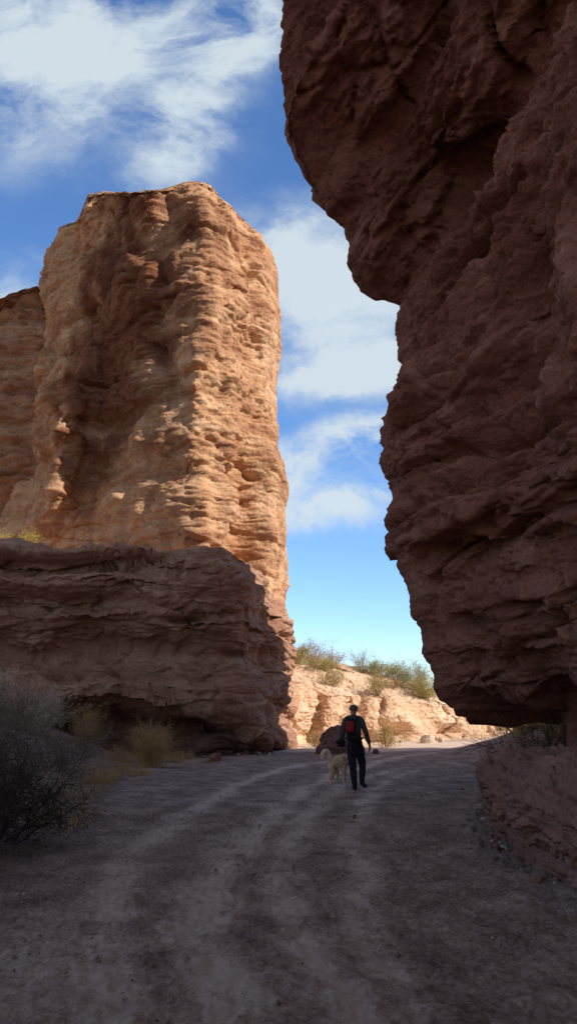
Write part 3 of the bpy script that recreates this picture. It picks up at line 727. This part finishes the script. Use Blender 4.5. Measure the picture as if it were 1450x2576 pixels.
# ground litter: countless straw bits and grit
rs = np.random.default_rng(5)
n = 3500
yy = 11+20*rs.random(n); xx = left_edge(yy)-.1-rs.exponential(1.6, n)
ok = xx > -13; xx, yy = xx[ok], yy[ok]
pts = np.stack([xx, yy, gz(xx, yy)+.03], -1); n = len(pts)
d = rs.normal(size=(n, 3)); d[:, 2] = np.abs(d[:, 2])*.9; d /= np.linalg.norm(d, axis=1)[:, None]
Ls = .08+.16*rs.random(n)
o = tubes('dry_grass', (pts, pts+d*Ls[:, None], np.full(n, .004), np.full(n, .0015)), M_leaf_gold)
tag(o, 'thin dry grass and straw litter over the left bank', 'grass', kind='stuff')
n = 16000
yy = 3.5+30*rs.random(n)**1.7; xx = -6+12*rs.random(n)
dens = sstep(-.1, .5, fbm(V3(xx*.6, yy*.4, 0*xx), 2))
ok = (rs.random(n) < dens*.8+.15) & (xx < .36*yy+.6) & (track_val(xx, yy) < .4); xx, yy = xx[ok], yy[ok]; n = len(xx)
oct_ = np.array([(1, 0, 0), (0, 1, 0), (-1, 0, 0), (0, -1, 0), (0, 0, .7), (0, 0, -.7)], float)
r_ = (.006+.020*rs.random(n)**5)
Vp = oct_[None]*r_[:, None, None]*(.6+.8*rs.random((n, 6, 1)))
Vp = Vp+np.stack([xx, yy, gz(xx, yy)+.004], -1)[:, None]
tri = np.array([(0, 1, 4), (1, 2, 4), (2, 3, 4), (3, 0, 4), (1, 0, 5), (2, 1, 5), (3, 2, 5), (0, 3, 5)])
o = mesh_np('gravel', Vp.reshape(-1, 3), (tri[None]+(np.arange(n)*6)[:, None, None]).reshape(-1, 3), M_grit, smooth=False)
tag(o, 'loose grit and pebbles scattered over the road', 'gravel', kind='stuff')

# ------------------------------------------------------------------ skinned figures
SK = 1.16
def skin(name, chains, mat, parent, sub=2, root=0, smooth=True):
    """chains: list of lists of (x,y,z,r) or ('ref', i)  ; first vertex of the first chain is the root"""
    V = []; Rr = []; Ed = []; roots = {root}
    for ch in chains:
        prev = None
        if not isinstance(ch[0], int) and not isinstance(ch[-1], int): roots.add(len(V))
        for e in ch:
            if isinstance(e, int): idx = e
            else:
                idx = len(V); V.append(e[:3]); Rr.append(e[3] if len(e) == 4 else (e[3], e[4]))
            if prev is not None: Ed.append((prev, idx))
            prev = idx
    me = bpy.data.meshes.new(name); me.from_pydata(V, Ed, []); o = bpy.data.objects.new(name, me); COL.objects.link(o)
    m = o.modifiers.new('skin', 'SKIN'); m.use_smooth_shade = True; m.branch_smoothing = .4
    if not me.skin_vertices: me.attributes  # layer is made by the modifier
    sv = me.skin_vertices[0].data
    for i, r in enumerate(Rr):
        sv[i].radius = (r*SK, r*SK) if not isinstance(r, tuple) else r
        sv[i].use_root = (i in roots)
    s_ = o.modifiers.new('sub', 'SUBSURF'); s_.levels = sub; s_.render_levels = sub
    me.materials.append(mat)
    if parent: o.parent = parent
    return o
M_skin = plain('skin', (.32, .18, .13), .6, .08)
M_jacket = plain('navy_jacket', (.065, .065, .08), .8, .25, 12, .4, .02)
M_trouser = plain('black_trousers', (.018, .019, .026), .85, .3, 14, .4, .02)
M_boot = plain('black_boots', (.02, .018, .018), .6, .2)
M_cap = plain('grey_beanie', (.10, .11, .12), .9, .2, 40)
M_red = plain('red_fabric', (.30, .025, .03), .7, .3, 20, .3, .01)
M_black = plain('black_nylon', (.012, .012, .015), .6, .3, 25, .3, .01)
M_fur = plain('cream_fur', (.66, .46, .28), .95, .28, 14, .8, .03)
M_fur_l = plain('pale_fur', (.72, .54, .36), .95, .2, 18, .8, .03)
PX = on_ground(905, 1990); 
k = .00122
def L(px, py, y=0.0): return ((px-800)*k, y, (1668-py)*k)
pz = float(gz(PX[0], PX[1]))
person = empty('person', (PX[0], PX[1], pz), R(-3)); 
person.location.x = at(893, 1990, PX[1])[0]
tag(person, 'person in dark jacket and trousers walking away along the road with a red backpack', 'person')
def C(px, py, y, r): a = L(px, py, y); return (a[0], a[1], a[2], r)
# body: continuous skin surface (pelvis root)
body = [[C(805, 900, 0, .09), C(795, 780, .0, .115), C(790, 640, .02, .125), C(790, 520, .02, .13), C(793, 440, .03, .085), C(797, 400, .04, .052), C(799, 350, .05, .055), C(800, 310, .055, .07), C(800, 260, .06, .078), C(800, 225, .06, .055)],
        [3, C(700, 455, .02, .06), C(640, 480, .0, .055), C(612, 600, -.02, .046), C(588, 700, -.02, .04), C(585, 770, .1, .032), C(582, 835, .2, .026), C(580, 870, .22, .034)],
        [3, C(880, 455, .02, .06), C(935, 480, .0, .055), C(980, 610, -.03, .046), C(1015, 710, -.03, .038), C(1050, 820, .03, .032), C(1075, 920, .08, .023), C(1082, 955, .09, .03)],
        [0, C(745, 960, .02, .062), C(752, 1120, .04, .06), C(765, 1270, .02, .045), C(775, 1420, .0, .04), C(788, 1560, -.02, .035), C(790, 1625, -.02, .035)],
        [0, C(880, 960, .02, .062), C(915, 1120, .10, .06), C(942, 1260, .16, .045), C(930, 1400, .10, .04), C(915, 1520, .03, .035), C(930, 1560, .03, .035)]]
skin('body', body, M_skin, person, 2)
M_ = skin('jacket', [[C(805, 900, 0, .155), C(800, 840, 0, .155), C(795, 760, .0, .145), C(790, 640, .01, .155), C(790, 530, .02, .155), C(793, 450, .03, .11), C(797, 405, .04, .072), C(798, 372, .04, .062)],
      [C(760, 470, .02, .085), C(700, 458, .02, .082), C(648, 480, .0, .070), C(614, 600, -.02, .062), C(588, 700, -.02, .055), C(585, 765, .1, .045), C(583, 820, .18, .038)],
      [C(825, 470, .02, .085), C(880, 458, .02, .082), C(932, 480, .0, .070), C(978, 610, -.03, .060), C(1015, 710, -.03, .052), C(1048, 815, .03, .045), C(1070, 900, .07, .036)]], M_jacket, person, 2)
skin('trousers', [[C(800, 820, 0, .14), C(795, 870, 0, .145), C(775, 940, .01, .125), C(752, 1020, .02, .102), C(752, 1120, .04, .090), C(765, 1270, .02, .074), C(775, 1420, .0, .066), C(785, 1540, -.02, .058), C(789, 1618, -.02, .054)],
      [C(810, 820, 0, .14), C(815, 870, 0, .145), C(845, 940, .01, .125), C(882, 1020, .04, .102), C(915, 1120, .10, .090), C(944, 1260, .16, .072), C(932, 1400, .10, .063), C(918, 1500, .04, .056), C(922, 1550, .03, .052)]], M_trouser, person, 2)
skin('boot', [[C(790, 1580, -.02, .05), C(792, 1625, -.03, .052), C(795, 1643, .06, .042), C(800, 1650, .16, .034), C(802, 1652, .2, .026)]], M_boot, person, 2)
skin('boot', [[C(915, 1510, .03, .05), C(922, 1560, .02, .05), C(955, 1590, .10, .042), C(990, 1612, .18, .034), C(1005, 1618, .21, .026)]], M_boot, person, 2)
cap = skin('beanie', [[C(800, 325, .04, .072), C(800, 285, .05, .088), C(800, 245, .055, .088), C(800, 215, .06, .062), C(800, 203, .06, .03)]], M_cap, person, 2)
# ears and nose belong to the head; face looks away from the camera
for sx_, nm in ((-1, 'ear'), (1, 'ear')):
    skin(nm, [[(sx_*.078, .045, (1668-300)*k, .014), (sx_*.088, .035, (1668-288)*k, .016), (sx_*.085, .04, (1668-275)*k, .010)]], M_skin, person, 1)
skin('nose', [[(0, .125, (1668-290)*k, .010), (0, .145, (1668-305)*k, .014), (0, .13, (1668-312)*k, .012)]], M_skin, person, 1)
def hand(cx, cz, cy, side, curl):
    ch = [[(cx, cy, cz+.03, .024), (cx, cy+.004, cz, .030), (cx, cy+.006, cz-.035, .030)]]
    for q, (dy, ln) in enumerate(((-.03, .062), (-.011, .076), (.009, .07), (.028, .052))):
        x0 = cx-side*.002
        ch.append([2, (x0, cy+dy, cz-.055, .0105), (x0-side*.012*curl, cy+dy*1.05, cz-.055-ln*.5, .0095), (x0-side*.035*curl, cy+dy*1.05, cz-.055-ln*.9, .008)])
    ch.append([1, (cx-side*.01, cy+.04, cz-.02, .012), (cx-side*.018, cy+.055, cz-.055, .010), (cx-side*.02, cy+.055, cz-.078, .008)])
    return skin('hand', ch, M_skin, person, 1)
a = L(1078, 945, .09); hand(a[0], a[2], a[1], 1, 1.0)
a = L(578, 875, .22); hand(a[0], a[2], a[1], -1, 1.6)

def blob(name, prof, mat, parent, seg=20, sq=(1, 1), disp=.0, seed=0, power=2.6):
    """closed loft of superellipse rings; prof: (z, cx, cy, rx, ry)"""
    th = np.linspace(0, 2*math.pi, seg, endpoint=False)
    ct, st = np.cos(th), np.sin(th); e = 2/power
    xx_ = np.sign(ct)*np.abs(ct)**e; yy_ = np.sign(st)*np.abs(st)**e
    P = np.array([[(cx_+xx_[j]*rx, cy_+yy_[j]*ry, z) for j in range(seg)] for z, cx_, cy_, rx, ry in prof])
    if disp: P = P+disp*np.stack([perlin(P*9+seed), perlin(P*9+seed+9), 0*P[..., 0]], -1)
    n = len(P); V = np.concatenate([P.reshape(-1, 3), P[:1].mean(1), P[-1:].mean(1)])
    me = bpy.data.meshes.new(name)
    Fq = [tuple(f) for f in grid_faces(n, seg, True)]
    b0, b1 = n*seg, n*seg+1
    Fq += [(b0, (j+1) % seg, j) for j in range(seg)]+[(b1, (n-1)*seg+j, (n-1)*seg+(j+1) % seg) for j in range(seg)]
    me.from_pydata([tuple(v) for v in V], [], Fq); me.materials.append(mat)
    for p_ in me.polygons: p_.use_smooth = True
    o = bpy.data.objects.new(name, me); COL.objects.link(o)
    if parent: o.parent = parent
    return o
pack = empty('backpack', person.location, person.rotation_euler.z)
tag(pack, 'small red and black backpack worn on the back of the walking person', 'backpack')
zz_ = lambda py: (1668-py)*k
cxp = (722-800)*k
blob('pack_body', [(zz_(712), cxp+.02, -.17, .06, .03), (zz_(700), cxp+.02, -.18, .11, .055), (zz_(640), cxp+.01, -.185, .125, .07), (zz_(540), cxp+.01, -.18, .12, .07), (zz_(470), cxp+.01, -.165, .11, .055), (zz_(440), cxp+.01, -.15, .07, .03)], M_black, pack, disp=.01)
blob('front_pocket', [(zz_(690), cxp, -.235, .06, .02), (zz_(678), cxp, -.245, .095, .035), (zz_(600), cxp, -.25, .10, .04), (zz_(520), cxp, -.245, .096, .035), (zz_(492), cxp, -.225, .06, .02)], M_red, pack, disp=.008, seed=4)
skin('top_loop', [[C(700, 462, -.17, .008), C(715, 440, -.18, .008), C(735, 440, -.18, .008), C(748, 462, -.17, .008)]], M_black, pack, 1)
for a_ in (680, 860):
    skin('shoulder_strap', [[C(a_+(20 if a_ < 800 else -30), 480, -.13, .02), C(a_, 432, -.06, .022), C(a_+5, 425, .06, .022), C(a_, 480, .16, .02)]], M_black, pack, 1)
hip = empty('waist_bag', person.location, person.rotation_euler.z)
tag(hip, 'black pouch bag worn at the waist below the backpack', 'bag')
blob('pouch', [(zz_(860), 0, -.17, .10, .03), (zz_(840), 0, -.18, .15, .055), (zz_(780), -.01, -.18, .165, .07), (zz_(735), -.02, -.17, .15, .055), (zz_(715), -.02, -.16, .08, .03)], M_black, hip, disp=.015)
th = np.linspace(0, 2*math.pi, 33)[:-1]
beltc = [[(math.cos(t_)*.19, math.sin(t_)*.165+.005, zz_(790), .018) for t_ in th]+[0]]
skin('belt', beltc, M_black, hip, 1)
bag = empty('camera_bag', person.location, person.rotation_euler.z)
tag(bag, 'lumpy black bag held in the left hand of the walking person', 'bag')
cb = (560-800)*k
blob('bag_body', [(zz_(945), cb+.02, .2, .04, .04), (zz_(925), cb+.01, .2, .075, .07), (zz_(870), cb-.01, .2, .105, .085), (zz_(820), cb+.02, .2, .085, .075), (zz_(790), cb+.03, .2, .05, .05)], M_black, bag, disp=.05, seed=8, power=2.2)
blob('flap', [(zz_(880), cb-.09, .16, .02, .03), (zz_(865), cb-.095, .16, .035, .045), (zz_(840), cb-.08, .16, .03, .04), (zz_(828), cb-.06, .16, .015, .02)], M_black, bag, disp=.02, seed=2, power=2.2)
skin('handle', [[(cb+.01, .2, zz_(800), .010), (cb+.015, .21, zz_(760), .010), (cb+.035, .21, zz_(770), .010), (cb+.05, .2, zz_(810), .010)]], M_black, bag, 1)

# dog: origin under its middle, faces right and slightly away
DX = on_ground(846, 1978); dz_ = float(gz(DX[0], DX[1]))
dog = empty('dog', (DX[0], DX[1]+.1, dz_), 0); dog.scale = (1.08, 1.08, 1.08)
tag(dog, 'cream husky-like dog with curled tail walking beside the person', 'dog')
kd = .00126
def Dp(px, py, y, r):
    r = r*(1.25 if r < .07 and r > .022 else 1.04)
    v = ((px-460)*kd, y, (1560-py)*kd)
    return (v[0], v[1], v[2], r)
dz = R(0)
bodyc = [[Dp(335, 1165, 0, .10), Dp(440, 1180, .02, .135), Dp(530, 1185, .05, .15), Dp(600, 1160, .08, .14), Dp(665, 1110, .12, .095), Dp(715, 1060, .15, .085), Dp(750, 1040, .17, .085), Dp(790, 1060, .2, .048), Dp(825, 1070, .22, .036)],
         # hind legs: stifle forward, hock back
         [0, Dp(345, 1240, -.06, .085), Dp(395, 1330, -.07, .055), Dp(362, 1430, -.07, .028), Dp(368, 1520, -.07, .025), Dp(388, 1548, -.07, .026)],
         [0, Dp(365, 1240, .08, .08), Dp(430, 1320, .08, .052), Dp(398, 1415, .08, .027), Dp(372, 1500, .08, .024), Dp(385, 1535, .08, .024)],
         # front legs: one planted, one lifted with folded wrist
         [3, Dp(592, 1260, .02, .065), Dp(585, 1350, .0, .036), Dp(590, 1440, .0, .028), Dp(596, 1510, .0, .024), Dp(622, 1522, .0, .024)],
         [2, Dp(500, 1260, .12, .055), Dp(475, 1340, .12, .034), Dp(500, 1410, .12, .027), Dp(488, 1465, .12, .023), Dp(455, 1480, .12, .02)]]
skin('body', bodyc, M_fur, dog, 2)
skin('tail', [[Dp(410, 1160, 0, .03), Dp(365, 1130, 0, .03), Dp(352, 1085, 0, .034), Dp(330, 1025, 0, .040), Dp(288, 995, 0, .044), Dp(245, 1030, -.02, .046), Dp(228, 1100, -.03, .044), Dp(240, 1165, -.03, .026)]], M_fur_l, dog, 2)
for yy_ in (-.045, .045):
    skin('ear', [[Dp(738, 1000, .17+yy_, .03), Dp(732, 970, .17+yy_, .02), Dp(730, 948, .17+yy_, .007)]], M_fur, dog, 1)
skin('nose', [[Dp(843, 1066, .225, .012), Dp(850, 1068, .228, .012)]], M_black, dog, 1)
for yy_ in (-.05, .04):
    skin('eye', [[Dp(772, 1030, .19+yy_, .008), Dp(775, 1030, .19+yy_, .008)]], M_black, dog, 1)
skin('white_paw', [[Dp(605, 1525, .0, .026), Dp(628, 1528, .0, .027), Dp(645, 1532, .0, .02)]], plain('white_fur', (.7, .64, .56), .9, .1), dog, 2)
# collar ring tilted round the neck
cn = np.array(Dp(672, 1100, .12, 0)[:3]); ax = np.array([.62, .4, .5]); ax /= np.linalg.norm(ax)
u1 = np.cross(ax, (0, 0, 1)); u1 /= np.linalg.norm(u1); u2 = np.cross(ax, u1)
cr_ = [[(*(cn+(u1*math.cos(t_)+u2*math.sin(t_))*.108), .014) for t_ in th]+[0]]
collar = empty('collar', dog.location); collar.scale = dog.scale; tag(collar, 'dark red collar round the neck of the dog', 'collar')
skin('band', cr_, M_red, collar, 1)
ha = np.array(person.location)+np.array([(575-800)*k, .24, zz_(890)]); da = np.array(dog.location)+cn*1.08+np.array([-.02, -.08, .09])
mid = [(ha*(1-t_)+da*t_)+np.array([0, 0, -.10*math.sin(math.pi*t_)]) for t_ in np.linspace(0, 1, 8)]
le = skin('leash', [[(*m_, .007) for m_ in mid]], M_black, None, 1); tag(le, 'short dark leash from the held bag down to the dog', 'leash')

# ------------------------------------------------------------------ world and sun
w = bpy.data.worlds.new('World'); SC.world = w; w.use_nodes = True; nt = w.node_tree; Lk = nt.links
bg = nt.nodes['Background']
sky = N(nt, 'ShaderNodeTexSky', sky_type='NISHITA'); sky.sun_disc = False
sky.sun_elevation = R(SUN_EL)
az = math.atan2(SUN_DIR[0], SUN_DIR[1])   # clockwise from +Y
sky.sun_rotation = az; sky.altitude = 800; sky.air_density = 1.1; sky.dust_density = .1; sky.ozone_density = 2.2
tc = N(nt, 'ShaderNodeTexCoord'); sx_ = N(nt, 'ShaderNodeSeparateXYZ'); Lk.new(tc.outputs['Generated'], sx_.inputs[0])
my = N(nt, 'ShaderNodeMath', operation='MAXIMUM'); my.inputs[1].default_value = .05; Lk.new(sx_.outputs['Y'], my.inputs[0])
du = N(nt, 'ShaderNodeMath', operation='DIVIDE'); Lk.new(sx_.outputs['X'], du.inputs[0]); Lk.new(my.outputs[0], du.inputs[1])
dv = N(nt, 'ShaderNodeMath', operation='DIVIDE'); Lk.new(sx_.outputs['Z'], dv.inputs[0]); Lk.new(my.outputs[0], dv.inputs[1])
cb_ = N(nt, 'ShaderNodeCombineXYZ'); Lk.new(du.outputs[0], cb_.inputs[0]); Lk.new(dv.outputs[0], cb_.inputs[1])
# warp
wn_ = N(nt, 'ShaderNodeTexNoise', i_Scale=2.6, i_Detail=9, i_Roughness=.68); Lk.new(cb_.outputs[0], wn_.inputs['Vector'])
wm = N(nt, 'ShaderNodeVectorMath', operation='MULTIPLY_ADD'); wm.inputs[1].default_value = (.16, .12, 0)
Lk.new(wn_.outputs['Color'], wm.inputs[0])
wo = N(nt, 'ShaderNodeVectorMath', operation='SUBTRACT'); wo.inputs[1].default_value = (.08, .06, 0)
Lk.new(cb_.outputs[0], wm.inputs[2]); Lk.new(wm.outputs[0], wo.inputs[0])
def sk(px, row):
    d = ray(px, row); return d[0]/d[1], d[2]/d[1]
# cloud banks: px,row, radius x, radius y (in tangent units), rotation, weight
banks = [(60, 110, .46, .36, 8, .9), (330, 60, .36, .24, 20, .8), (560, 190, .09, .50, -28, .62), (460, 370, .13, .22, -50, .75), (170, 330, .30, .10, 12, .35), (620, 20, .22, .22, 0, .55),
         (700, 640, .26, .16, 10, .7), (900, 770, .34, .24, 5, 1.0), (760, 960, .22, .05, 14, .5), (950, 930, .16, .06, 8, .8), (760, 930, .2, .10, 5, .5), (860, 1135, .34, .055, 12, 2.0), (860, 1262, .34, .055, 6, 2.1), (10, 770, .14, .06, 5, .9), (60, 650, .20, .07, 30, .3), (930, 1085, .15, .04, 10, .5), (1030, 1660, .12, .02, 0, .35), (880, 1500, .12, .02, 4, .12)]
acc = None
for px, row, rx, ry, rot, wt in banks:
    cx_, cy_ = sk(px, row)
    m_ = N(nt, 'ShaderNodeMapping', vector_type='TEXTURE'); m_.inputs['Location'].default_value = (cx_, cy_, 0)
    m_.inputs['Rotation'].default_value = (0, 0, R(rot)); m_.inputs['Scale'].default_value = (rx, ry, 1)
    Lk.new(wo.outputs[0], m_.inputs['Vector'])
    gr_ = N(nt, 'ShaderNodeTexGradient', gradient_type='QUADRATIC_SPHERE'); Lk.new(m_.outputs[0], gr_.inputs[0])
    sq_ = N(nt, 'ShaderNodeMath', operation='POWER'); sq_.inputs[1].default_value = .6; Lk.new(gr_.outputs['Fac'], sq_.inputs[0])
    mu = N(nt, 'ShaderNodeMath', operation='MULTIPLY_ADD'); mu.inputs[1].default_value = wt; Lk.new(sq_.outputs[0], mu.inputs[0])
    if acc is None: mu.inputs[2].default_value = 0
    else: Lk.new(acc.outputs[0], mu.inputs[2])
    acc = mu
# fibrous noise
mpn = N(nt, 'ShaderNodeMapping'); mpn.inputs['Rotation'].default_value = (0, 0, R(-20)); mpn.inputs['Scale'].default_value = (1.0, 1.5, 1)
Lk.new(wo.outputs[0], mpn.inputs['Vector'])
cn_ = N(nt, 'ShaderNodeTexNoise', i_Scale=3.6, i_Detail=14, i_Roughness=.62, i_Distortion=.35); Lk.new(mpn.outputs[0], cn_.inputs['Vector'])
cr2 = N(nt, 'ShaderNodeMapRange'); cr2.inputs['From Min'].default_value = .33; cr2.inputs['From Max'].default_value = .66; cr2.inputs['To Min'].default_value = .05; cr2.inputs['To Max'].default_value = 1.35
Lk.new(cn_.outputs['Fac'], cr2.inputs['Value'])
cm = N(nt, 'ShaderNodeMath', operation='MULTIPLY'); Lk.new(acc.outputs[0], cm.inputs[0]); Lk.new(cr2.outputs[0], cm.inputs[1])
cs = N(nt, 'ShaderNodeMapRange', interpolation_type='SMOOTHSTEP'); cs.inputs['From Min'].default_value = .0; cs.inputs['From Max'].default_value = 1.0; cs.inputs['To Max'].default_value = .9
Lk.new(cm.outputs[0], cs.inputs['Value'])
hs = N(nt, 'ShaderNodeHueSaturation'); hs.inputs['Saturation'].default_value = 1.12; hs.inputs['Value'].default_value = 1.6; Lk.new(sky.outputs[0], hs.inputs['Color'])
mxs = N(nt, 'ShaderNodeMix', data_type='RGBA'); Lk.new(cs.outputs[0], mxs.inputs['Factor']); hg = N(nt, 'ShaderNodeMix', data_type='RGBA', blend_type='MULTIPLY'); hg.inputs['Factor'].default_value = 1; hg.inputs['B'].default_value = (.77, .87, 1.02, 1)
Lk.new(hs.outputs[0], hg.inputs['A']); Lk.new(hg.outputs['Result'], mxs.inputs['A'])
mxs.inputs['B'].default_value = (5.2, 5.9, 6.3, 1)
# unseen broken cloud added behind and above the camera to whiten the ambient light
bn_ = N(nt, 'ShaderNodeTexNoise', i_Scale=1.8, i_Detail=7, i_Roughness=.6); Lk.new(tc.outputs['Generated'], bn_.inputs['Vector'])
bm_ = N(nt, 'ShaderNodeMapRange', interpolation_type='SMOOTHSTEP'); bm_.inputs['From Min'].default_value = .32; bm_.inputs['From Max'].default_value = .58
Lk.new(bn_.outputs['Fac'], bm_.inputs['Value'])
yb = N(nt, 'ShaderNodeMapRange', interpolation_type='SMOOTHSTEP'); yb.inputs['From Min'].default_value = .42; yb.inputs['From Max'].default_value = .15
yb.inputs['To Min'].default_value = 0; yb.inputs['To Max'].default_value = .9
Lk.new(sx_.outputs['Y'], yb.inputs['Value'])
bb = N(nt, 'ShaderNodeMath', operation='MULTIPLY'); Lk.new(bm_.outputs[0], bb.inputs[0]); Lk.new(yb.outputs[0], bb.inputs[1])
mx2 = N(nt, 'ShaderNodeMix', data_type='RGBA'); Lk.new(bb.outputs[0], mx2.inputs['Factor']); Lk.new(mxs.outputs['Result'], mx2.inputs['A']); mx2.inputs['B'].default_value = (2.7, 2.5, 2.35, 1)
Lk.new(mx2.outputs['Result'], bg.inputs['Color']); bg.inputs['Strength'].default_value = .115

sl = bpy.data.lights.new('sun', 'SUN'); sl.energy = 4.4; sl.angle = R(.5); sl.color = (1, .93, .82)
so = bpy.data.objects.new('sun', sl); COL.objects.link(so)
sv = Vector((SUN_DIR[0]*math.cos(R(SUN_EL)), SUN_DIR[1]*math.cos(R(SUN_EL)), math.sin(R(SUN_EL))))
so.rotation_euler = sv.to_track_quat('Z', 'Y').to_euler(); so.location = (30, -20, 40)

SC.view_settings.view_transform = 'Standard'; SC.view_settings.look = 'None'; SC.view_settings.exposure = .22; SC.view_settings.gamma = 1
SC.cycles.use_denoising = True
SC.cycles.max_bounces = 6; SC.cycles.diffuse_bounces = 4; SC.cycles.transparent_max_bounces = 8
